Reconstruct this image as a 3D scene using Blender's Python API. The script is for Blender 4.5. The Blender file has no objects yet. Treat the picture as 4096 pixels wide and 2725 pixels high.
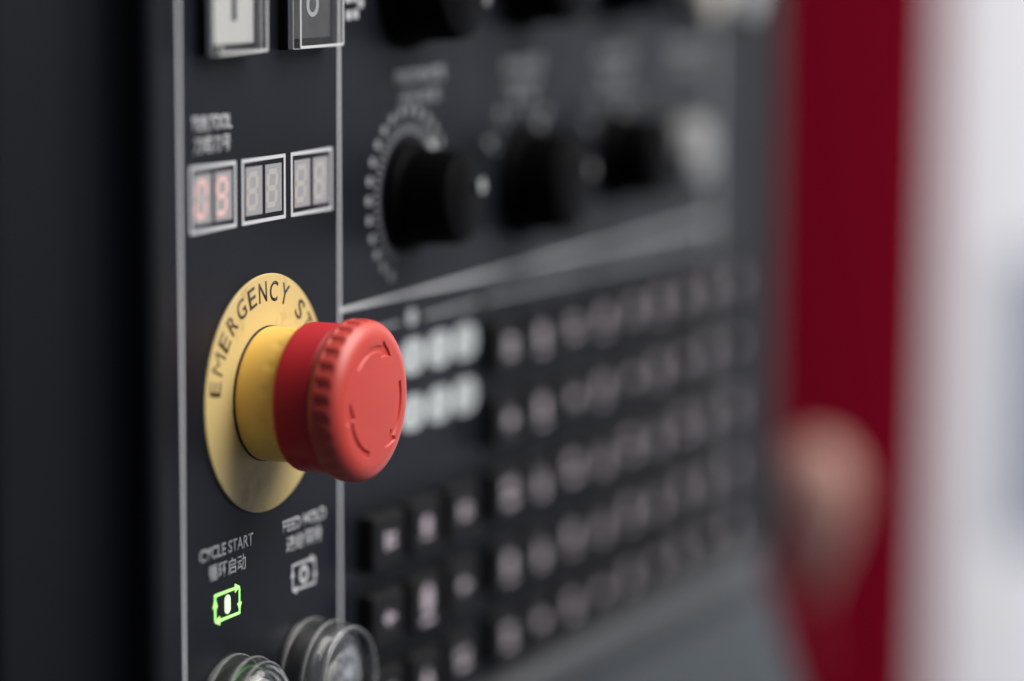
import bpy, bmesh, math, random
from math import sin, cos, pi, radians
from mathutils import Matrix, Vector
random.seed(7)
S = 0.001                                   # everything below is written in millimetres
scn = bpy.context.scene
C = scn.collection

# ------------------------------------------------------------------ camera, world, lamps, exposure
# panel axes: u to the right, v up, w out of the panel  ->  world X = u, Z = v, Y = -w
def P(u, v, w=0.0):
    return Vector((u * S, -w * S, v * S))

cam_d = bpy.data.cameras.new('camera')
cam = bpy.data.objects.new('camera', cam_d)
C.objects.link(cam)
RIGHT = (0.42498062, 0.0052586, 0.90518717)
DOWN = (-0.12444672, -0.99014849, 0.06417926)
FWD = (0.89660721, -0.13992251, -0.42013951)
def ax(t): return Vector((t[0], -t[2], t[1]))
r_, d_, f_ = ax(RIGHT), ax(DOWN), ax(FWD)
M = Matrix(((r_.x, -d_.x, -f_.x, 0), (r_.y, -d_.y, -f_.y, 0), (r_.z, -d_.z, -f_.z, 0), (0, 0, 0, 1)))
M.translation = P(-660.557, 120.719, 377.495)
cam.matrix_world = M
cam_d.sensor_width = 36.0
cam_d.sensor_fit = 'HORIZONTAL'
cam_d.lens = 12290.0 / 4096.0 * 36.0
cam_d.clip_start = 0.01
cam_d.clip_end = 50
cam_d.dof.use_dof = True
cam_d.dof.focus_distance = 0.766
cam_d.dof.aperture_fstop = 108.0 / 45.0
scn.camera = cam

wd = bpy.data.worlds.new('World')
scn.world = wd
wd.use_nodes = True
wd.node_tree.nodes['Background'].inputs[0].default_value = (0.55, 0.66, 0.90, 1)
wd.node_tree.nodes['Background'].inputs[1].default_value = 0.14

def area(name, loc, target, size, power, col=(1, 1, 1), size_y=None):
    l = bpy.data.lights.new(name, 'AREA')
    l.energy = power
    l.color = col
    l.shape = 'RECTANGLE'
    l.size = size
    l.size_y = size_y or size
    o = bpy.data.objects.new(name, l)
    C.objects.link(o)
    a, b = P(*loc), P(*target)
    o.location = a
    o.rotation_euler = (b - a).to_track_quat('-Z', 'Y').to_euler()
    return o
area('ceiling_lamp', (360, 930, 800), (0, 0, 0), 1.2, 33.0, (1.0, 0.97, 0.93))
area('cabinet_fill_lamp', (640, -60, 440), (1100, -60, 440), 0.6, 7.2, (0.90, 0.96, 1.0), 1.0)  # unseen lamp added to brighten the white cabinet

scn.view_settings.view_transform = 'Standard'
scn.view_settings.look = 'None'
scn.view_settings.exposure = 0.0
scn.view_settings.gamma = 1.0
scn.view_settings.use_curve_mapping = False
scn.cycles.max_bounces = 12
scn.cycles.transmission_bounces = 10
scn.cycles.transparent_max_bounces = 10
scn.cycles.caustics_reflective = False
scn.cycles.caustics_refractive = False
scn.cycles.use_denoising = True

# ------------------------------------------------------------------ materials
def mat(name, col, rough=0.5, metal=0.0, spec=0.5, var=0.0, vscale=300, bump=0.0, bscale=4000, trans=0.0,
        ior=1.46, emit=None, estr=0.0, coat=0.0, detail=4, rvar=0.0, alpha=1.0):
    m = bpy.data.materials.new(name)
    m.use_nodes = True
    nt = m.node_tree
    b = nt.nodes['Principled BSDF']
    b.inputs['Base Color'].default_value = (*col, 1)
    b.inputs['Roughness'].default_value = rough
    b.inputs['Metallic'].default_value = metal
    b.inputs['Specular IOR Level'].default_value = spec
    b.inputs['IOR'].default_value = ior
    b.inputs['Transmission Weight'].default_value = trans
    b.inputs['Coat Weight'].default_value = coat
    b.inputs['Alpha'].default_value = alpha
    if emit:
        b.inputs['Emission Color'].default_value = (*emit, 1)
        b.inputs['Emission Strength'].default_value = estr
    tc = nt.nodes.new('ShaderNodeTexCoord')
    if var > 0 or rvar > 0:
        n = nt.nodes.new('ShaderNodeTexNoise')
        n.inputs['Scale'].default_value = vscale
        n.inputs['Detail'].default_value = detail
        nt.links.new(tc.outputs['Object'], n.inputs['Vector'])
        if var > 0:
            mx = nt.nodes.new('ShaderNodeMix')
            mx.data_type = 'RGBA'
            mx.inputs['A'].default_value = (*[c * (1 - var) for c in col], 1)
            mx.inputs['B'].default_value = (*[min(1, c * (1 + var)) for c in col], 1)
            nt.links.new(n.outputs['Fac'], mx.inputs['Factor'])
            nt.links.new(mx.outputs['Result'], b.inputs['Base Color'])
        if rvar > 0:
            mr = nt.nodes.new('ShaderNodeMapRange')
            mr.inputs['To Min'].default_value = rough - rvar
            mr.inputs['To Max'].default_value = rough + rvar
            nt.links.new(n.outputs['Fac'], mr.inputs['Value'])
            nt.links.new(mr.outputs['Result'], b.inputs['Roughness'])
    if bump > 0:
        n2 = nt.nodes.new('ShaderNodeTexNoise')
        n2.inputs['Scale'].default_value = bscale
        n2.inputs['Detail'].default_value = 2
        nt.links.new(tc.outputs['Object'], n2.inputs['Vector'])
        bp = nt.nodes.new('ShaderNodeBump')
        bp.inputs['Strength'].default_value = bump
        bp.inputs['Distance'].default_value = 0.0001
        nt.links.new(n2.outputs['Fac'], bp.inputs['Height'])
        nt.links.new(bp.outputs['Normal'], b.inputs['Normal'])
    return m

M_panel = mat('panel_film', (0.0084, 0.0100, 0.0150), 0.46, spec=0.24, var=0.22, vscale=45, bump=0.4, bscale=3000, rvar=0.16, detail=7)
M_bezel = mat('bezel_plastic', (0.010, 0.011, 0.0135), 0.5, spec=0.2, bump=0.2, bscale=1500)
M_black = mat('black_plastic', (0.004, 0.004, 0.0045), 0.5, spec=0.3)
M_housing = mat('housing_paint', (0.006, 0.0072, 0.010), 0.55, spec=0.2, var=0.2, vscale=20)
M_line = mat('printed_line', (0.60, 0.61, 0.64), 0.5)
M_print = mat('white_print', (0.58, 0.59, 0.61), 0.5)
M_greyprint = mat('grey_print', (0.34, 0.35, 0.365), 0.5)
M_tile = mat('white_label', (0.55, 0.585, 0.59), 0.5)
M_red = mat('red_plastic', (0.60, 0.060, 0.043), 0.42, spec=0.8, bump=0.06, bscale=2500, rvar=0.09, var=0.07, vscale=90, detail=8)
M_skirt = mat('red_skirt_plastic', (0.56, 0.018, 0.028), 0.46, spec=0.5, bump=0.08, bscale=2500, rvar=0.05, vscale=200)
M_yellow = mat('yellow_plastic', (0.90, 0.57, 0.13), 0.36, spec=0.5, var=0.05, vscale=120)
M_ink = mat('black_ink', (0.02, 0.014, 0.012), 0.5)
M_keycap = mat('key_plastic', (0.0080, 0.0080, 0.0085), 0.6, spec=0.2)
M_keyprint = mat('key_print', (0.52, 0.45, 0.50), 0.5)
M_knob = mat('knob_plastic', (0.0010, 0.0010, 0.0012), 0.6, spec=0.06)
M_chrome = mat('bright_metal', (0.8, 0.8, 0.78), 0.18, metal=1.0)
def clear_material(name, haze, tint=(0.965, 0.965, 0.96), rough=0.08):
    # thin clear moulding: lets light and shadow rays through, mirrors a little, a trace of milky haze
    m = bpy.data.materials.new(name)
    m.use_nodes = True
    nt = m.node_tree
    nt.nodes.remove(nt.nodes['Principled BSDF'])
    tr = nt.nodes.new('ShaderNodeBsdfTransparent')
    tr.inputs['Color'].default_value = (*tint, 1)
    df = nt.nodes.new('ShaderNodeBsdfDiffuse')
    df.inputs['Color'].default_value = (0.79, 0.79, 0.78, 1)
    gl = nt.nodes.new('ShaderNodeBsdfGlossy')
    gl.inputs['Roughness'].default_value = rough
    lw = nt.nodes.new('ShaderNodeLayerWeight')
    lw.inputs['Blend'].default_value = 0.5
    pw = nt.nodes.new('ShaderNodeMath')
    pw.operation = 'POWER'
    pw.inputs[1].default_value = 4.0
    nt.links.new(lw.outputs['Facing'], pw.inputs[0])
    fr = nt.nodes.new('ShaderNodeMath')
    fr.operation = 'MULTIPLY_ADD'
    fr.inputs[1].default_value = 0.85
    fr.inputs[2].default_value = 0.045
    nt.links.new(pw.outputs[0], fr.inputs[0])
    a = nt.nodes.new('ShaderNodeMixShader')
    a.inputs[0].default_value = haze
    nt.links.new(tr.outputs[0], a.inputs[1])
    nt.links.new(df.outputs[0], a.inputs[2])
    b = nt.nodes.new('ShaderNodeMixShader')
    nt.links.new(fr.outputs[0], b.inputs[0])
    nt.links.new(a.outputs[0], b.inputs[1])
    nt.links.new(gl.outputs[0], b.inputs[2])
    nt.links.new(b.outputs[0], nt.nodes['Material Output'].inputs['Surface'])
    return m
M_clear = clear_material('clear_plastic', 0.018)
M_ring = clear_material('clear_plastic_ring', 0.28, rough=0.2)
M_frost = clear_material('clear_plastic_edge', 0.8, rough=0.25)
M_white = mat('white_insert', (0.68, 0.68, 0.67), 0.5, emit=(1.0, 1.0, 0.97), estr=0.08)
M_grey = mat('grey_insert', (0.10, 0.10, 0.104), 0.45, var=0.6, vscale=160, detail=6)
M_green = mat('green_lens', (0.01, 0.16, 0.02), 0.3)
M_lens = mat('grey_lens', (0.05, 0.055, 0.06), 0.3)
M_smoke = mat('smoked_insert', (0.012, 0.014, 0.014), 0.3)
M_glow = mat('green_light', (0.3, 0.8, 0.2), 0.5, emit=(0.50, 1.0, 0.27), estr=1.15)
M_glow2 = mat('green_light_core', (0.6, 0.9, 0.5), 0.5, emit=(0.72, 1.0, 0.60), estr=1.0)
M_window = mat('display_window', (0.33, 0.325, 0.34), 0.5, var=0.45, vscale=5000, detail=2)
M_seg = mat('unlit_segment', (0.44, 0.43, 0.41), 0.5)
M_segon = mat('lit_segment', (0.52, 0.40, 0.38), 0.5, emit=(1.0, 0.36, 0.31), estr=0.30)
M_pale = mat('pale_grey_plastic', (0.27, 0.27, 0.27), 0.5)
M_ivory = mat('ivory_plastic', (0.40, 0.37, 0.33), 0.35)
M_cap = mat('pale_plastic', (0.40, 0.40, 0.40), 0.4)
M_redpaint = mat('red_paint', (0.16, 0.0008, 0.010), 0.5, spec=0.1)
M_whitepaint = mat('white_paint', (0.80, 0.80, 0.82), 0.5, var=0.03, vscale=6)
M_tint = mat('tinted_glass', (0.25, 0.28, 0.35), 0.3)
M_tan = mat('tan_rubber', (0.42, 0.22, 0.18), 0.5)
M_lip = mat('lip_plastic', (0.042, 0.043, 0.046), 0.4)
M_shelf = mat('shelf_paint', (0.036, 0.044, 0.052), 0.45, var=0.15, vscale=15)

# legend plate: pale yellow film with a few worn, dirty smudges of their own shape
def legend_material():
    m = mat('legend_film', (0.68, 0.52, 0.215), 0.48)
    nt = m.node_tree
    b = nt.nodes['Principled BSDF']
    tc = nt.nodes.new('ShaderNodeTexCoord')
    n = nt.nodes.new('ShaderNodeTexNoise')
    n.inputs['Scale'].default_value = 70
    n.inputs['Detail'].default_value = 6
    n.inputs['Roughness'].default_value = 0.65
    nt.links.new(tc.outputs['Object'], n.inputs['Vector'])
    cr = nt.nodes.new('ShaderNodeValToRGB')
    cr.color_ramp.elements[0].position = 0.54
    cr.color_ramp.elements[0].color = (0.68, 0.52, 0.215, 1)
    cr.color_ramp.elements[1].position = 0.74
    cr.color_ramp.elements[1].color = (0.40, 0.27, 0.10, 1)
    nt.links.new(n.outputs['Fac'], cr.inputs['Fac'])
    nt.links.new(cr.outputs['Color'], b.inputs['Base Color'])
    return m
M_legend = legend_material()

# ------------------------------------------------------------------ helpers
def link(name, me, m, parent=None, smooth=False):
    o = bpy.data.objects.new(name, me)
    C.objects.link(o)
    if m and not me.materials:
        me.materials.append(m)
    if parent:
        o.parent = parent
    if smooth:
        for p in me.polygons:
            p.use_smooth = True
    return o

def thing(name, label, cat, loc=(0, 0, 0), group=None):
    o = bpy.data.objects.new(name, None)
    C.objects.link(o)
    o.empty_display_size = 0.01
    o.location = P(*loc)
    o['label'] = label
    o['category'] = cat
    if group:
        o['group'] = group
    return o

def tag(o, label, cat, group=None):
    o['label'] = label
    o['category'] = cat
    if group:
        o['group'] = group
    return o

def mesh(name, verts, faces):
    me = bpy.data.meshes.new(name)
    me.from_pydata([P(*v) for v in verts], [], faces)
    me.update()
    bm = bmesh.new()
    bm.from_mesh(me)
    bmesh.ops.recalc_face_normals(bm, faces=bm.faces)
    bm.to_mesh(me)
    bm.free()
    return me

def box_mesh(u0, u1, v0, v1, w0, w1, bevel=0.0, seg=2):
    me = mesh('box', [(u0, v0, w0), (u1, v0, w0), (u1, v1, w0), (u0, v1, w0), (u0, v0, w1), (u1, v0, w1), (u1, v1, w1), (u0, v1, w1)],
              [(0, 1, 2, 3), (4, 5, 6, 7), (0, 1, 5, 4), (1, 2, 6, 5), (2, 3, 7, 6), (3, 0, 4, 7)])
    if bevel:
        bm = bmesh.new()
        bm.from_mesh(me)
        bmesh.ops.bevel(bm, geom=bm.edges[:], offset=bevel * S, segments=seg, profile=0.5, affect='EDGES')
        bm.to_mesh(me)
        bm.free()
    return me

def lathe_mesh(profile, n=96, cu=0, cv=0, fn=None, close0=True, close1=True, rot=0.0):
    """profile = [(w, r)], axis along w; fn(w, r, theta) -> (w, r)"""
    vs, fs = [], []
    for (w, r) in profile:
        for k in range(n):
            t = 2 * pi * k / n + rot
            w2, r2 = fn(w, r, t) if fn else (w, r)
            vs.append((cu + r2 * cos(t), cv + r2 * sin(t), w2))
    for i in range(len(profile) - 1):
        for k in range(n):
            a, b = i * n + k, i * n + (k + 1) % n
            fs.append((a, b, b + n, a + n))
    if close0:
        fs.append(tuple(range(n)))
    if close1:
        fs.append(tuple(range((len(profile) - 1) * n, len(profile) * n)))
    return mesh('lathe', vs, fs)

def prism_mesh(loops, w0, w1):
    """flat outlines [(u,v)...] (each loop its own island) extruded from w0 to w1"""
    vs, fs = [], []
    for lp in loops:
        n, o = len(lp), len(vs)
        vs += [(u, v, w0) for u, v in lp] + [(u, v, w1) for u, v in lp]
        fs.append(tuple(range(o, o + n)))
        fs.append(tuple(range(o + n, o + 2 * n)))
        for k in range(n):
            fs.append((o + k, o + (k + 1) % n, o + n + (k + 1) % n, o + n + k))
    return mesh('prism', vs, fs)

def ring_prism(outer, inner, w0, w1):
    n = len(outer)
    vs = [(u, v, w0) for u, v in outer] + [(u, v, w0) for u, v in inner] + [(u, v, w1) for u, v in outer] + [(u, v, w1) for u, v in inner]
    fs = []
    for k in range(n):
        j = (k + 1) % n
        fs += [(k, j, n + j, n + k), (2 * n + k, 2 * n + j, 3 * n + j, 3 * n + k), (k, j, 2 * n + j, 2 * n + k), (n + k, n + j, 3 * n + j, 3 * n + k)]
    return mesh('ring', vs, fs)

def rrect(cu, cv, hw, hh, r, n=6):
    pts = []
    for (sx, sy, a0) in ((1, 1, 0), (-1, 1, 90), (-1, -1, 180), (1, -1, 270)):
        for k in range(n + 1):
            a = radians(a0 + 90 * k / n)
            pts.append((cu + sx * (hw - r) + r * cos(a), cv + sy * (hh - r) + r * sin(a)))
    return pts

def circle(cu, cv, r, n=32):
    return [(cu + r * cos(2 * pi * k / n), cv + r * sin(2 * pi * k / n)) for k in range(n)]

def text_mesh(body, width, height, bold=0.0, thick=0.06):
    """text centred on the origin of the panel plane, scaled to width x height mm (None keeps the ratio)"""
    cu = bpy.data.curves.new('text', 'FONT')
    cu.body = body
    cu.size = 1.0
    cu.offset = bold
    cu.resolution_u = 4
    o = bpy.data.objects.new('text_tmp', cu)
    C.objects.link(o)
    dg = bpy.context.evaluated_depsgraph_get()
    me = bpy.data.meshes.new_from_object(o.evaluated_get(dg))
    bpy.data.objects.remove(o)
    bpy.data.curves.remove(cu)
    xs = [v.co.x for v in me.vertices]
    ys = [v.co.y for v in me.vertices]
    x0, x1, y0, y1 = min(xs), max(xs), min(ys), max(ys)
    sy = height / (y1 - y0)
    sx = (width / (x1 - x0)) if width else sy
    for v in me.vertices:
        x, y = (v.co.x - (x0 + x1) / 2) * sx, (v.co.y - (y0 + y1) / 2) * sy
        v.co = P(x, y, 0)
    bm = bmesh.new()
    bm.from_mesh(me)
    bmesh.ops.remove_doubles(bm, verts=bm.verts, dist=1e-7)
    g = bmesh.ops.extrude_face_region(bm, geom=bm.faces[:])
    bmesh.ops.translate(bm, vec=(0, -thick * S, 0), verts=[e for e in g['geom'] if isinstance(e, bmesh.types.BMVert)])
    bmesh.ops.recalc_face_normals(bm, faces=bm.faces)
    bm.to_mesh(me)
    bm.free()
    me.materials.clear()
    return me

def put_text(name, body, uc, vc, width, height, m, parent, w=0.02, bold=0.0, rot=0.0):
    o = link(name, text_mesh(body, width, height, bold), m, parent)
    base = P(uc, vc, w)
    if parent:
        base = base - parent.location
    o.location = base
    o.rotation_euler = (0, -rot, 0)
    return o

# ------------------------------------------------------------------ the control panel
panel = thing('control_panel', 'black machine control panel with grey printed borders, seen at a slant', 'control panel')
link('face_plate', box_mesh(-47, 345, -103, 190, -6, 0), M_panel, panel)
# bezel on the left: rounded outer corner and a side wall that runs back
def bezel_profile():
    pts = [(-46.9, -6), (-46.9, 0.25)]
    for k in range(9):
        a = radians(90 + 90 * k / 8)
        pts.append((-49.6 + 3.2 * cos(a), -2.9 + 3.2 * sin(a)))
    pts += [(-52.8, -14), (-46.9, -14)]
    return pts
def extrude_v(prof, v0, v1):
    n = len(prof)
    vs = [(u, v0, w) for u, w in prof] + [(u, v1, w) for u, w in prof]
    fs = [tuple(range(n)), tuple(range(n, 2 * n))] + [(k, (k + 1) % n, n + (k + 1) % n, n + k) for k in range(n)]
    return mesh('strip', vs, fs)
def extrude_u(prof, u0, u1):
    n = len(prof)
    vs = [(u0, v, w) for v, w in prof] + [(u1, v, w) for v, w in prof]
    fs = [tuple(range(n)), tuple(range(n, 2 * n))] + [(k, (k + 1) % n, n + (k + 1) % n, n + k) for k in range(n)]
    return mesh('strip', vs, fs)
link('bezel', extrude_v(bezel_profile(), -118, 190), M_bezel, panel)
link('bezel', box_mesh(345.1, 366, -118, 190, -14, 1.5, 0.6), M_bezel, panel)
lip = [(-103.1, -6), (-103.1, 0.6), (-105, 3.5), (-107, 5.2), (-110, 6), (-113, 5.6), (-115.5, 3.8), (-117, 1), (-117.5, -6)]
link('bottom_lip', extrude_u(lip, -46.8, 345), M_lip, panel)
# printed border lines
LN = 1.15
for (u0, u1, v0, v1) in ((-39.9 - LN / 2, -39.9 + LN / 2, -98, 188), (39.0 - LN / 2, 39.0 + LN / 2, -98, 188),
                         (39.0 + LN / 2 + 0.01, 303, 16.2 - LN / 2, 16.2 + LN / 2), (303.01, 303 + LN, -98, 188)):
    link('border_line', box_mesh(u0, u1, v0, v1, -0.5, 0.06), M_line, panel)
# printed captions
put_text('caption', 'TUR.TOOL', -25.0, 69.0, 18.4, 3.7, M_print, panel, bold=0.020)
put_text('caption', '刀塔刀号', -24.9, 63.9, 17.2, 4.1, M_print, panel, bold=0.007)
put_text('caption', 'CYCLE START', -19.6, -35.8, 25.8, 3.25, M_print, panel, bold=0.018)
put_text('caption', '循环启动', -19.4, -40.8, 18.0, 4.2, M_print, panel, bold=0.007)
put_text('caption', 'FEED HOLD', 19.6, -35.8, 22.4, 3.2, M_print, panel, bold=0.014)
put_text('caption', '进给保持', 19.3, -40.7, 18.6, 4.2, M_print, panel, bold=0.007)
for (uc, a, b) in ((85, 'FEEDRATE', '进给倍率'), (151, 'SPINDLE', '主轴倍率'), (219, 'RAPID', '快速倍率'), (277, 'HANDLE', '手轮')):
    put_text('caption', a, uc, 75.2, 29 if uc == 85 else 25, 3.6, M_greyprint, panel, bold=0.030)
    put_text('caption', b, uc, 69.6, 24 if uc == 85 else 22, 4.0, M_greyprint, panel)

# cycle symbols: a square loop of four arrows round a bar or a ring
def loop_arrows(cu, cv, hw, hh, t):
    L = []
    L.append([(cu - hw - t, cv + hh - t), (cu + hw - 1.6, cv + hh - t), (cu + hw - 1.6, cv + hh + t), (cu - hw - t, cv + hh + t)])
    L.append([(cu + hw - 2.2, cv + hh - 1.15), (cu + hw + t, cv + hh), (cu + hw - 2.2, cv + hh + 1.15)])
    L.append([(cu + hw - t, cv - hh - t), (cu + hw + t, cv - hh - t), (cu + hw + t, cv + hh - 0.3), (cu + hw - t, cv + hh - 0.3)])
    L.append([(cu + hw - 1.1, cv - 0.7), (cu + hw + 1.1, cv - 0.7), (cu + hw, cv - hh + 0.5)])
    L.append([(cu - hw + 1.6, cv - hh - t), (cu + hw - t - 0.05, cv - hh - t), (cu + hw - t - 0.05, cv - hh + t), (cu - hw + 1.6, cv - hh + t)])
    L.append([(cu - hw + 2.2, cv - hh + 1.15), (cu - hw - t, cv - hh), (cu - hw + 2.2, cv - hh - 1.15)])
    L.append([(cu - hw - t, cv - hh + 0.4), (cu - hw + t, cv - hh + 0.4), (cu - hw + t, cv + hh - t - 0.05), (cu - hw - t, cv + hh - t - 0.05)])
    L.append([(cu - hw - 1.1, cv + 0.2), (cu - hw + 1.1, cv + 0.2), (cu - hw, cv + hh - 0.7)])
    return L
def symbol(name, loops, m, lab=None):
    # every stroke a hair higher than the last, so that no two lie in one plane
    vs, fs = [], []
    for i, lp in enumerate(loops):
        n, o, w1 = len(lp), len(vs), 0.05 + 0.006 * i
        vs += [(u, v, 0.005) for u, v in lp] + [(u, v, w1) for u, v in lp]
        fs += [tuple(range(o + n, o + 2 * n))] + [(o + k, o + (k + 1) % n, o + n + (k + 1) % n, o + n + k) for k in range(n)]
    o = link(name, mesh(name, vs, fs), m, panel)
    if lab:
        o['label'] = lab
    return o
symbol('cycle_symbol', loop_arrows(-19.5, -50.0, 5.9, 3.3, 0.33), M_glow, 'glowing green loop of four arrows')
symbol('cycle_symbol_bar', [rrect(-19.4, -50.0, 1.35, 2.35, 1.3)], M_glow2, 'glowing green upright bar')
symbol('hold_symbol', loop_arrows(19.2, -50.0, 5.9, 3.3, 0.33), M_print)
link('hold_symbol_ring', ring_prism(circle(19.2, -50, 2.4, 40), circle(19.2, -50, 1.25, 40), 0.005, 0.09), M_print, panel)

# ------------------------------------------------------------------ three two-digit displays
SEG_ON = {0: ('abcdef', 'abcdfg'), 1: ('', ''), 2: ('', '')}
def seg_loops(cu, cv):
    hw, hh, t, sl = 2.15, 4.1, 0.70, 0.09
    def q(x, y): return (cu - 0.8 + x + sl * y, cv + y)
    H = lambda y: [q(-hw + .35, y - t), q(hw - .35, y - t), q(hw - .1, y), q(hw - .35, y + t), q(-hw + .35, y + t), q(-hw + .1, y)]
    V = lambda x, y0, y1: [q(x - t, y0 + .3), q(x, y0 + .05), q(x + t, y0 + .3), q(x + t, y1 - .3), q(x, y1 - .05), q(x - t, y1 - .3)]
    return {'a': H(hh), 'g': H(0), 'd': H(-hh), 'f': V(-hw, .5, hh - .4), 'b': V(hw, .5, hh - .4), 'e': V(-hw, -hh + .4, -.5), 'c': V(hw, -hh + .4, -.5)}
DL = ['two-digit display with pinkish lit digits, leftmost of the three', 'unlit grey two-digit display, middle of the three', 'unlit grey two-digit display nearest the upright border line, rightmost of three']
for i in range(3):
    u0 = -35.09 + 24.437 * i
    uc, vc, hw, hh = u0 + 10.41, 51.06, 10.41, 7.665
    d = thing('digit_display', DL[i], 'display', (uc, vc, 0), 'displays under the turret tool caption')
    fr = ring_prism(rrect(0, 0, hw + .45, hh + .45, .12, 2), rrect(0, 0, hw - .45, hh - .45, .12, 2), -0.2, 0.12)
    link('frame', fr, M_line, d)
    for j, off in enumerate((-4.85, 4.85)):
        wn = link('digit_window', box_mesh(off - 4.1, off + 4.1, -6.0, 6.0, -0.2, 0.05), M_window, d)
        for k, lp in seg_loops(off, 0).items():
            on = k in SEG_ON[i][j]
            link('segment', prism_mesh([lp], -0.1, 0.075), M_segon if on else M_seg, wn)

# ------------------------------------------------------------------ emergency stop button
es = thing('emergency_stop_button', 'red mushroom emergency stop button on a round yellow plate', 'emergency stop')
lg = link('legend_plate', lathe_mesh([(-0.3, 29.9), (0.35, 30.0), (0.5, 29.8), (0.5, 10)], 180, close0=False, close1=False), M_legend, es)
for ch, a in zip('EMERGENCYSTOP', (170, 156.2, 143.4, 131.2, 118.8, 106.2, 94.2, 81.8, 69.0, 48.6, 36.6, 24.4, 12.2)):
    wdt = {'M': 5.0, 'N': 4.0, 'G': 4.2, 'C': 4.0, 'Y': 4.0, 'O': 4.3}.get(ch, 3.7)
    put_text('letter', ch, 25.6 * cos(radians(a)), 25.6 * sin(radians(a)), wdt, 5.1, M_ink, lg, w=0.5, bold=-0.012 if ch == 'M' else 0.008, rot=radians(a - 90))
# collar with worn moulded marks near the red skirt
link('gap_ring', lathe_mesh([(0.3, 16.95), (0.85, 16.95), (0.85, 14)], 120, close0=False, close1=False), M_black, es, True)  # black ring added to draw the dark gap between collar and plate
cp = [(0.9, 16.3), (1.0, 16.62), (1.25, 16.8)]
for k in range(24):
    cp.append((1.6 + k * 0.5, 16.8))
def collar_fn(w, r, t):
    b = 0.0
    if 7.2 < w < 11.5 and r > 16.7:
        q = (t * 16 / (2 * pi)) % 1.0
        s = math.exp(-((q - 0.5 - 0.05 * (w - 9)) / 0.16) ** 2) * math.exp(-((w - 9.2) / 1.3) ** 2)
        b = -0.24 * s
    return (w, r + b)
link('collar', lathe_mesh(cp, 240, fn=collar_fn, close1=False), M_yellow, es, True)
# skirt
sp = [(13.4, 15.0), (12.6, 17.6), (12.35, 18.2), (12.5, 18.5), (12.9, 18.65)]
sp += [(13.5 + k * 0.8, 18.65) for k in range(10)]
sp += [(21.2, 18.55), (21.9, 18.3), (22.3, 17.6)]
link('skirt', lathe_mesh(sp, 180, close0=False, close1=False), M_skirt, es, True)
# cap: scalloped rim, rounded shoulder, flat face with three sunk arrows
def cap_profile():
    p = [(22.2, 17.0), (22.15, 18.2), (22.4, 18.9), (22.9, 19.5), (23.5, 19.9)]
    p += [(24.0 + 0.25 * k, 20.1 + 0.1 * sin(pi * k / 20)) for k in range(13)]
    n = 30
    w0, w1, r0, r1 = 27.2, 31.05, 20.15, 14.9          # superellipse shoulder
    for k in range(1, n + 1):
        a = pi / 2 * k / n
        p.append((w0 + (w1 - w0) * sin(a) ** 0.95, r1 + (r0 - r1) * cos(a) ** 0.95 if k < n else r1))
    k = 0
    r = 14.8
    while r > 10.2:
        p.append((31.05 + 0.25 * (1 - (r / 14.9) ** 2), r))
        r -= 0.08
    for r in (9.5, 8, 6, 4, 2, 0.6):
        p.append((31.05 + 0.25 * (1 - (r / 14.9) ** 2), r))
    return p
def sm(x): 
    x = max(0.0, min(1.0, x))
    return x * x * (3 - 2 * x)
def arrow_depth(r, t):
    a = math.degrees(t)
    best = 0.0
    for start in (135, 15, -105):
        da = (start - a) % 360                         # degrees clockwise from the arrow's tail
        if da > 180: da -= 360
        arc = da * pi / 180 * 13.1                     # mm along the arc
        L1, L2 = 13.8, 19.0
        if arc < -0.5 or arc > L2 + .5: continue
        hw = 0.78 if arc < L1 else 2.1 * (1 - (arc - L1) / (L2 - L1))
        e = hw - abs(r - 13.1)
        e = min(e, arc, L2 - arc + .3)
        best = max(best, sm(e / 0.14 + 0.5))
    return best
def cap_fn(w, r, t):
    if r < 15.2 and w > 30.6:
        if 10.6 < r < 15.0:
            w -= 0.50 * arrow_depth(r, t)
        return (w, r)
    if 23.6 < w < 29.6 and r > 18.6:
        q = (t * 30 / (2 * pi)) % 1.0
        s = sm((0.5 - abs(q - 0.5)) / 0.14 - 1.15) if True else 0
        s = sm((0.33 - abs(q - 0.5)) / 0.13)
        e = sm((w - 24.3) / 0.7) * sm((28.9 - w) / 1.2)
        r -= 0.42 * s * e
    return (w, r)
link('cap', lathe_mesh(cap_profile(), 720, fn=cap_fn, close0=False), M_red, es, True)

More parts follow.
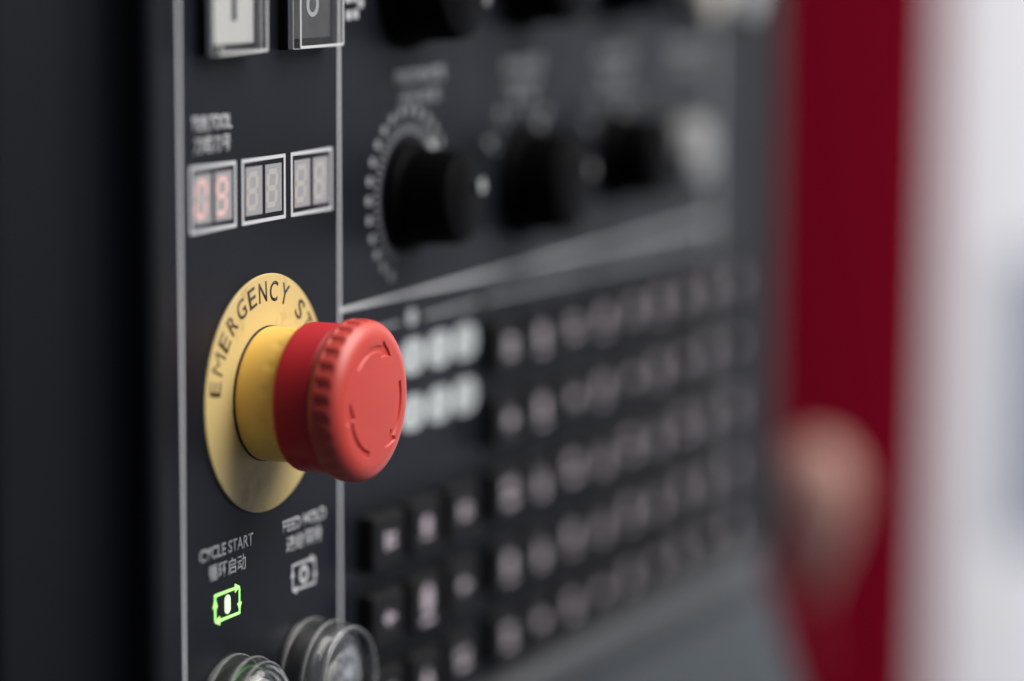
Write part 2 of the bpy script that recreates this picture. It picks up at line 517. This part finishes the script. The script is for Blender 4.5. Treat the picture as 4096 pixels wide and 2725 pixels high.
# ------------------------------------------------------------------ square push buttons at the top
def square_button(uc, label, insert_m, kind):
    b = thing('square_push_button', label, 'button', (uc, 97.0, 0), 'square push buttons above the displays')
    link('base', box_mesh(-11.9, 11.9, -11.9, 11.9, -2, 2.7, 0.5), M_black, b)
    # clear cap: five walls with thickness
    o_, i_ = rrect(0, 0, 11.4, 11.5, .5, 3), rrect(0, 0, 10.3, 10.3, .3, 3)
    n = len(o_)
    vs = [(u, v, 2.75) for u, v in o_] + [(u, v, 5.5) for u, v in o_] + [(u * .985, v * .985, 5.75) for u, v in o_] + [(u, v, 2.75) for u, v in i_] + [(u, v, 5.0) for u, v in i_]
    fs = []
    for a, bb in ((0, 1), (1, 2), (0, 3), (3, 4)):
        for k in range(n):
            j = (k + 1) % n
            fs.append((a * n + k, a * n + j, bb * n + j, bb * n + k))
    fs += [tuple(range(2 * n, 3 * n)), tuple(range(4 * n, 5 * n))]
    link('clear_cap', mesh('cap', vs, fs), M_clear, b)
    # frosted rims
    link('cap_rim', ring_prism(rrect(0, 0, 11.75, 11.75, .5, 3), rrect(0, 0, 11.42, 11.52, .45, 3), 2.72, 4.1), M_frost, b)
    link('cap_edge', ring_prism(rrect(0, 0, 11.36, 11.46, .5, 3), rrect(0, 0, 10.75, 10.85, .4, 3), 5.76, 5.95), M_frost, b)
    ins = link('insert', box_mesh(-9.4, 9.4, -9.3, 9.3, 2.6, 3.1, .2), insert_m, b)
    if kind == 'I':
        link('symbol', prism_mesh([rrect(0, -0.8, 1.0, 3.0, .35)], 3.05, 3.2), M_smoke, ins)
    else:
        link('symbol', ring_prism([(3.2 * cos(a), -0.9 + 3.1 * sin(a)) for a in [2 * pi * k / 48 for k in range(48)]],
                                  [(1.8 * cos(a), -0.9 + 2.0 * sin(a)) for a in [2 * pi * k / 48 for k in range(48)]], 3.05, 3.2), M_tile, ins)
    return b
square_button(-19.4, 'square push button with white insert marked I under a clear cap', M_white, 'I')
square_button(19.4, 'square push button with dull grey insert marked O under a clear cap', M_grey, 'O')

# ------------------------------------------------------------------ round push buttons at the bottom
def round_button(uc, vc, label, core_m, dome, r0):
    b = thing('round_push_button', label, 'button', (uc, vc, 0), 'round clear push buttons at the bottom edge')
    link('base_ring', lathe_mesh([(-1, r0 + .2), (0.5, r0 + .2), (0.9, r0 - .2), (0.9, r0 - 3)], 96, close0=False, close1=False), M_smoke, b, True)
    if dome:
        pr = [(0.6, r0), (1.6, r0), (2.0, r0 - .25), (5.6, r0 - .45), (6.0, r0 - .1), (6.9, r0 - .1), (7.3, r0 - .55), (9.5, r0 - .9),
              (10.8, r0 - 1.6), (11.8, r0 - 2.6), (12.5, r0 - 4.0), (12.9, r0 - 6), (13.0, r0 - 9), (13.0, 1)]
        inner = [(13.0 - 1.0, 1), (11.9, r0 - 7), (11.2, r0 - 4.4), (9.8, r0 - 2.7), (7, r0 - 2.2), (0.7, r0 - 2.0)]
    else:
        pr = [(0.6, r0), (1.6, r0), (2.0, r0 - .25), (6.6, r0 - .4), (7.0, r0 - .05), (7.9, r0 - .05), (8.3, r0 - .45), (12.2, r0 - .55),
              (13.0, r0 - .9), (13.2, r0 - 1.5), (13.0, r0 - 2.1), (12.2, r0 - 2.5), (11.6, r0 - 3.4), (11.4, r0 - 6), (11.7, r0 - 7), (11.7, r0 - 7.8), (11.3, r0 - 8.4), (11.2, 1)]
        inner = [(10.2, 1), (10.2, r0 - 4.2), (9.6, r0 - 2.6), (7, r0 - 2.1), (0.7, r0 - 2.0)]
    for (w_, r_, t_) in (((1.5, r0 + .05, .5), (6.5, r0 - .05, .55), (9.6, r0 - 1.0, .3)) if dome else ((1.5, r0 + .05, .5), (7.5, r0, .55), (12.9, r0 - 1.1, .8), (11.75, r0 - 7.4, .35))):
        link('moulded_ring', lathe_mesh([(w_ - t_, r_), (w_ - t_ * .6, r_ + .12), (w_ + t_ * .6, r_ + .12), (w_ + t_, r_), (w_ + t_ * .6, r_ - .25)], 128, close0=False, close1=False), M_ring, b, True)
    link('clear_guard', lathe_mesh(pr + inner, 128, close0=False, close1=False), M_clear, b, True)
    core = link('core', lathe_mesh([(0.1, r0 - 3.0), (7.4, r0 - 3.2), (8.2, r0 - 3.8), (8.5, r0 - 5), (8.5, 0.5)], 96), core_m if dome else M_lens, b, True)
    if dome:
        link('diffuser', lathe_mesh([(8.55, r0 - 5.2), (9.6, r0 - 5.6), (10.1, r0 - 7), (10.2, 0.5)], 64), M_cap, core, True)
        link('green_ring', lathe_mesh([(4.4, r0 - 2.9), (4.4, r0 - 2.35), (5.6, r0 - 2.35), (5.6, r0 - 2.9)], 96, close0=False, close1=False), M_green, core, True)
    else:
        link('dimple', lathe_mesh([(8.55, 5.2), (9.0, 5.0), (9.1, 0.5)], 64), M_cap, core, True)
    return b
round_button(-19.4, -77.8, 'clear domed round push button with green inside, below the glowing cycle symbol', M_smoke, True, 15.1)
round_button(19.4, -77.4, 'clear flat-fronted round push button below the grey hold symbol', M_smoke, False, 15.6)

# ------------------------------------------------------------------ rotary knobs with printed dials
def knob(uc, vc, label, r=15.2, h=17.2, pointer=130, group='black rotary knobs in two rows'):
    k = thing('rotary_knob', label, 'knob', (uc, vc, 0), group)
    link('knob_skirt', lathe_mesh([(0.2, r), (1.2, r), (3.0, r - .8), (3.6, r - 1.6), (3.6, 3)], 72, close0=False, close1=False), M_knob, k, True)
    def fl(w, rr, t):
        if rr > r * 0.72 and 4.0 < w < h - 1:
            rr -= 0.35 * (0.5 + 0.5 * cos(t * 32))
        return (w, rr)
    pr = [(3.3, r - 1.8), (4.1, r - 1.9)] + [(4.5 + i * (h - 6) / 8, r - 2.0 - 0.9 * i / 8) for i in range(9)] + [(h - .4, r - 3.3), (h, r - 4.0), (h, 0.4)]
    g = link('grip', lathe_mesh(pr, 256, fn=fl, close0=False), M_knob, k, True)
    a = radians(pointer)
    rot = lambda x, y: (x * cos(a) - y * sin(a), x * sin(a) + y * cos(a))
    b_ = radians(15 if pointer < 110 else -22)
    rp_ = lambda x, y: (x * cos(b_) - y * sin(b_), x * sin(b_) + y * cos(b_))
    for i in range(3):  # ridges coloured pale to stand for the glint on the knob rim
        x0 = r - 6.6 + i * 1.1
        link('glint_ridge', prism_mesh([[rp_(x0, -1.7), rp_(x0 + .7, -1.7), rp_(x0 + .7, 1.7), rp_(x0, 1.7)]], h - .4, h + .5), M_tile if (uc < 100 and vc < 60) else M_pale, g)
    link('pointer_dot', prism_mesh([[rot(x, y) for x, y in circle(r - .2, 0, 1.5, 16)]], 3.0, 3.9), M_tile if uc < 100 else M_pale, k)
    return k
def dial(uc, vc, rin, rout, a0, a1, n):
    loops = []
    for i in range(n):
        a = radians(a0 + (a1 - a0) * i / (n - 1))
        cu_, cv_ = uc + rout * cos(a), vc + rout * sin(a)
        loops.append(rrect(cu_, cv_, 1.25, 1.15, .5, 2))
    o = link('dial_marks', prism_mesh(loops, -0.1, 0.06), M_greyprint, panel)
    loops = []
    for i in range(2 * n - 1):
        a = radians(a0 + (a1 - a0) * i / (2 * n - 2))
        c_, s_ = cos(a), sin(a)
        q = lambda x, y: (uc + x * c_ - y * s_, vc + x * s_ + y * c_)
        loops.append([q(rin, -.38), q(rin + 2.3, -.38), q(rin + 2.3, .38), q(rin, .38)])
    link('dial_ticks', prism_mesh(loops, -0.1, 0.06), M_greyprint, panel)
KN = [(78.3, 43, 'black rotary knob with clear dial dots, nearest the border line in the lower row', 15.2, 62),
      (150.8, 41.5, 'black rotary knob in the lower row, second from the upright border line', 17.0, 75),
      (219, 44, 'black rotary knob in the lower row, beside the pale push button', 15.0, 100),
      (78.3, 101, 'large black rotary knob in the upper row, next to the square button', 18.5, 150),
      (150.5, 102, 'black rotary knob in the upper row, second from the upright border line', 17, 120),
      (219, 102, 'black rotary knob in the upper row, beside the ivory buttons', 16.5, 90)]
for (a, b, lab, r, ptr) in KN:
    knob(a, b, lab, r, pointer=ptr)
    if a < 100 and b < 60:
        dial(a, b, r + 2.0, r + 8.0, 244, 10, 19)
    elif b < 60:
        dial(a, b, r + 3.0, r + 8.0, 150, 25, 6)
for (du, dv) in ((44, 97), (47.5, 97.2), (51, 95.6), (44.4, 92.6), (48.2, 92.8)):
    link('dial_mark', prism_mesh([rrect(du, dv, 1.3, 1.2, .4, 2)], -0.1, 0.06), M_print, panel)

def push(uc, vc, r, h, label, m, name='round_indicator'):
    b = thing(name, label, 'button', (uc, vc, 0))
    link('collar', lathe_mesh([(-.5, r + 2), (1.0, r + 2), (1.8, r + 1.2), (1.8, r - 1)], 64, close0=False, close1=False), M_bezel, b, True)
    link('cap', lathe_mesh([(1.0, r), (h - 1, r), (h - .3, r - .3), (h, r - 1.2), (h + .2, r * .5), (h + .25, 0.3)], 64, close0=False), m, b, True)
    return b
push(272, 42, 10.5, 9, 'pale round push button at the end of the lower knob row', M_pale)
push(284, 93, 9.5, 8, 'ivory round button at the top, nearer the upper knobs', M_ivory)
push(318, 93, 9.5, 8, 'ivory round button at the top, nearer the red pillar', M_cap)

# ------------------------------------------------------------------ white labels behind the emergency stop
for row, v in enumerate((-1.3, -16.9)):
    for c in range(4):
        cu_ = 64.7 + 16.3 * c
        link('white_label', ring_prism(rrect(cu_, v, 7.0, 4.8, 4.6, 6), rrect(cu_, v, 1.5, 3.0, .6, 6), -0.1, 0.08), M_tile, panel)
        link('white_label_bar', box_mesh(cu_ - .9, cu_ + .9, v - 2.6, v + 2.6, -0.1, 0.07), M_tile, panel)
link('header_dot', prism_mesh([circle(80.3, 9.6, 2.3, 24)], -0.1, 0.07), M_print, panel)
for (a, b) in ((48, 73), (88, 122), (128, 200), (206, 296)):
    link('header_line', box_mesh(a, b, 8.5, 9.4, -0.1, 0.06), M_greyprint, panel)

# ------------------------------------------------------------------ keypads
key_me = None
KU, KV, KH = 9.3, 7.6, 5.0
def make_key_mesh():
    w = [(-0.5, 0.0), (3.9, 0.25), (4.7, 0.6), (5.0, 1.3)]
    vs, fs = [], []
    for (h, ins) in w:
        for u, v in rrect(0, 0, KU - ins, KV - ins, .8, 2):
            vs.append((u, v, h))
    n = 12
    for i in range(len(w) - 1):
        for k in range(n):
            j = (k + 1) % n
            fs.append((i * n + k, i * n + j, (i + 1) * n + j, (i + 1) * n + k))
    fs.append(tuple(range((len(w) - 1) * n, len(w) * n)))
    return mesh('key', vs, fs)
key_me = make_key_mesh()
key_me.materials.append(M_keycap)
def legend_meshes():
    out = []
    def add(loops): 
        vs, fs = [], []
        for i, lp in enumerate(loops):
            n, o, w1 = len(lp), len(vs), 5.03 + 0.01 * i
            vs += [(u, v, 4.95) for u, v in lp] + [(u, v, w1) for u, v in lp]
            fs += [tuple(range(o + n, o + 2 * n))] + [(o + k, o + (k + 1) % n, o + n + (k + 1) % n, o + n + k) for k in range(n)]
        me = mesh('legend', vs, fs)
        me.materials.append(M_keyprint)
        out.append(me)
    bar = lambda u, v, a, b: [(u - a, v - b), (u + a, v - b), (u + a, v + b), (u - a, v + b)]
    add([bar(-1.6, 0, 1.0, 2.6), bar(1.8, 1.2, 1.7, .8), bar(1.8, -1.4, 1.7, .8)])
    add([[(-3.2, -2.2), (0, 2.8), (3.2, -2.2)], bar(0, -3.2, 2.6, .6)])
    add([bar(0, 1.9, 3.0, .7), bar(0, 0, 2.4, .7), bar(0, -1.9, 3.0, .7)])
    add([circle(0, .4, 2.6, 20), bar(0, -3.2, 3.0, .5)])
    add([bar(-2.2, 1.6, 1.4, 1.4), bar(1.8, 1.6, 1.4, 1.4), bar(0, -1.9, 3.4, 1.0)])
    add([[(-3, 0), (0.3, 2.8), (0.3, -2.8)], bar(1.9, 0, 1.6, .9)])
    return out
LEG = legend_meshes()
LEG_TALL = []
def keypad(name, label, cols, rows, big):
    k = thing(name, label, 'keypad', (cols[0], rows[0], 0))
    i = 0
    for r, v in enumerate(rows):
        for c, u in enumerate(cols):
            key = bpy.data.objects.new('key', key_me)
            C.objects.link(key)
            key.parent = k
            key.location = P(u - cols[0], v - rows[0], random.uniform(-.35, .25))
            lg_ = bpy.data.objects.new('legend', LEG[(r * 5 + c * 3 + (r * c) % 2) % len(LEG)])
            C.objects.link(lg_)
            lg_.parent = key
            s = big(r, c)
            lg_.scale = (s[0], 1, s[1])
            i += 1
    return k
ROWS = [-4.9, -26.4, -47.9, -69.3, -90.7]
keypad('keypad', 'small block of three columns of dark keys under the white labels', [58.2, 80.6, 103.6], ROWS[2:], lambda r, c: (.95, .9) if (r, c) != (1, 1) else (1.1, 1.6))
keypad('keypad', 'wide block of dark keys running to the right end of the panel', [133.6 + 22.6 * k for k in range(9)], ROWS, lambda r, c: (.95, 1.25))

# ------------------------------------------------------------------ surroundings: only what the photograph shows
hs = thing('machine_housing', 'dark blue-grey machine housing left of the control panel', 'housing', (-80, 0, -14))
hp = [(-60, -6), (-60, 0)] + [(27 - 9 + 9 * sin(radians(a)), 9 - 9 * cos(radians(a))) for a in range(0, 91, 10)] + [(27, -6)]
link('side_plate', extrude_v(hp, -230, 230), M_housing, hs)
link('rib', extrude_v([(-20, -0.5), (-19, 1.6), (-16.5, 2.6), (-14, 1.6), (-13, -0.5)], -230, 230), M_housing, hs)
sh = link('front_shelf', extrude_u([(-118.2, -14), (-118.2, -3), (-122, 0), (-150, 9), (-240, 40), (-246, 38), (-246, -14)], -52, 366), M_shelf)
tag(sh, 'blue-grey sloping ledge below the bottom lip of the panel', 'ledge')
rp = link('red_pillar', box_mesh(960, 968, -700, 600, -420, -124, 1.0), M_redpaint)
rp['kind'] = 'thing'
tag(rp, 'deep red upright pillar behind the right end of the panel', 'pillar')
wp = thing('white_cabinet', 'blurred white cabinet side at the far right', 'cabinet', (1100, 0, 0))
link('side_sheet', box_mesh(0, 8, -800, 700, -330, 320, 1.0), M_whitepaint, wp)
link('window_pane', box_mesh(-1.5, 0.5, -255, -80, -122, 40, .4), M_tint, wp)
lv = thing('lever', 'out-of-focus tan rounded grip on a thin stem before the red pillar', 'lever', (540, -122, -44))
prof = [(-50, 2.5), (-42, 4), (-34, 7), (-24, 11.5), (-12, 15.5), (2, 17.5), (11, 16.5), (18, 12.5), (22, 7.5), (24, 1)]
def lathe_v(pr, n=48):
    vs, fs = [], []
    for (h, r) in pr:
        for k in range(n):
            t = 2 * pi * k / n
            vs.append((r * cos(t), h, r * sin(t)))
    for i in range(len(pr) - 1):
        for k in range(n):
            a, b = i * n + k, i * n + (k + 1) % n
            fs.append((a, b, b + n, a + n))
    fs += [tuple(range(n)), tuple(range((len(pr) - 1) * n, len(pr) * n))]
    return mesh('lathe', vs, fs)
link('grip', lathe_v(prof), M_tan, lv, True)
link('stem', lathe_v([(-140, 4), (-44, 3.4)], 24), M_redpaint, lv, True)
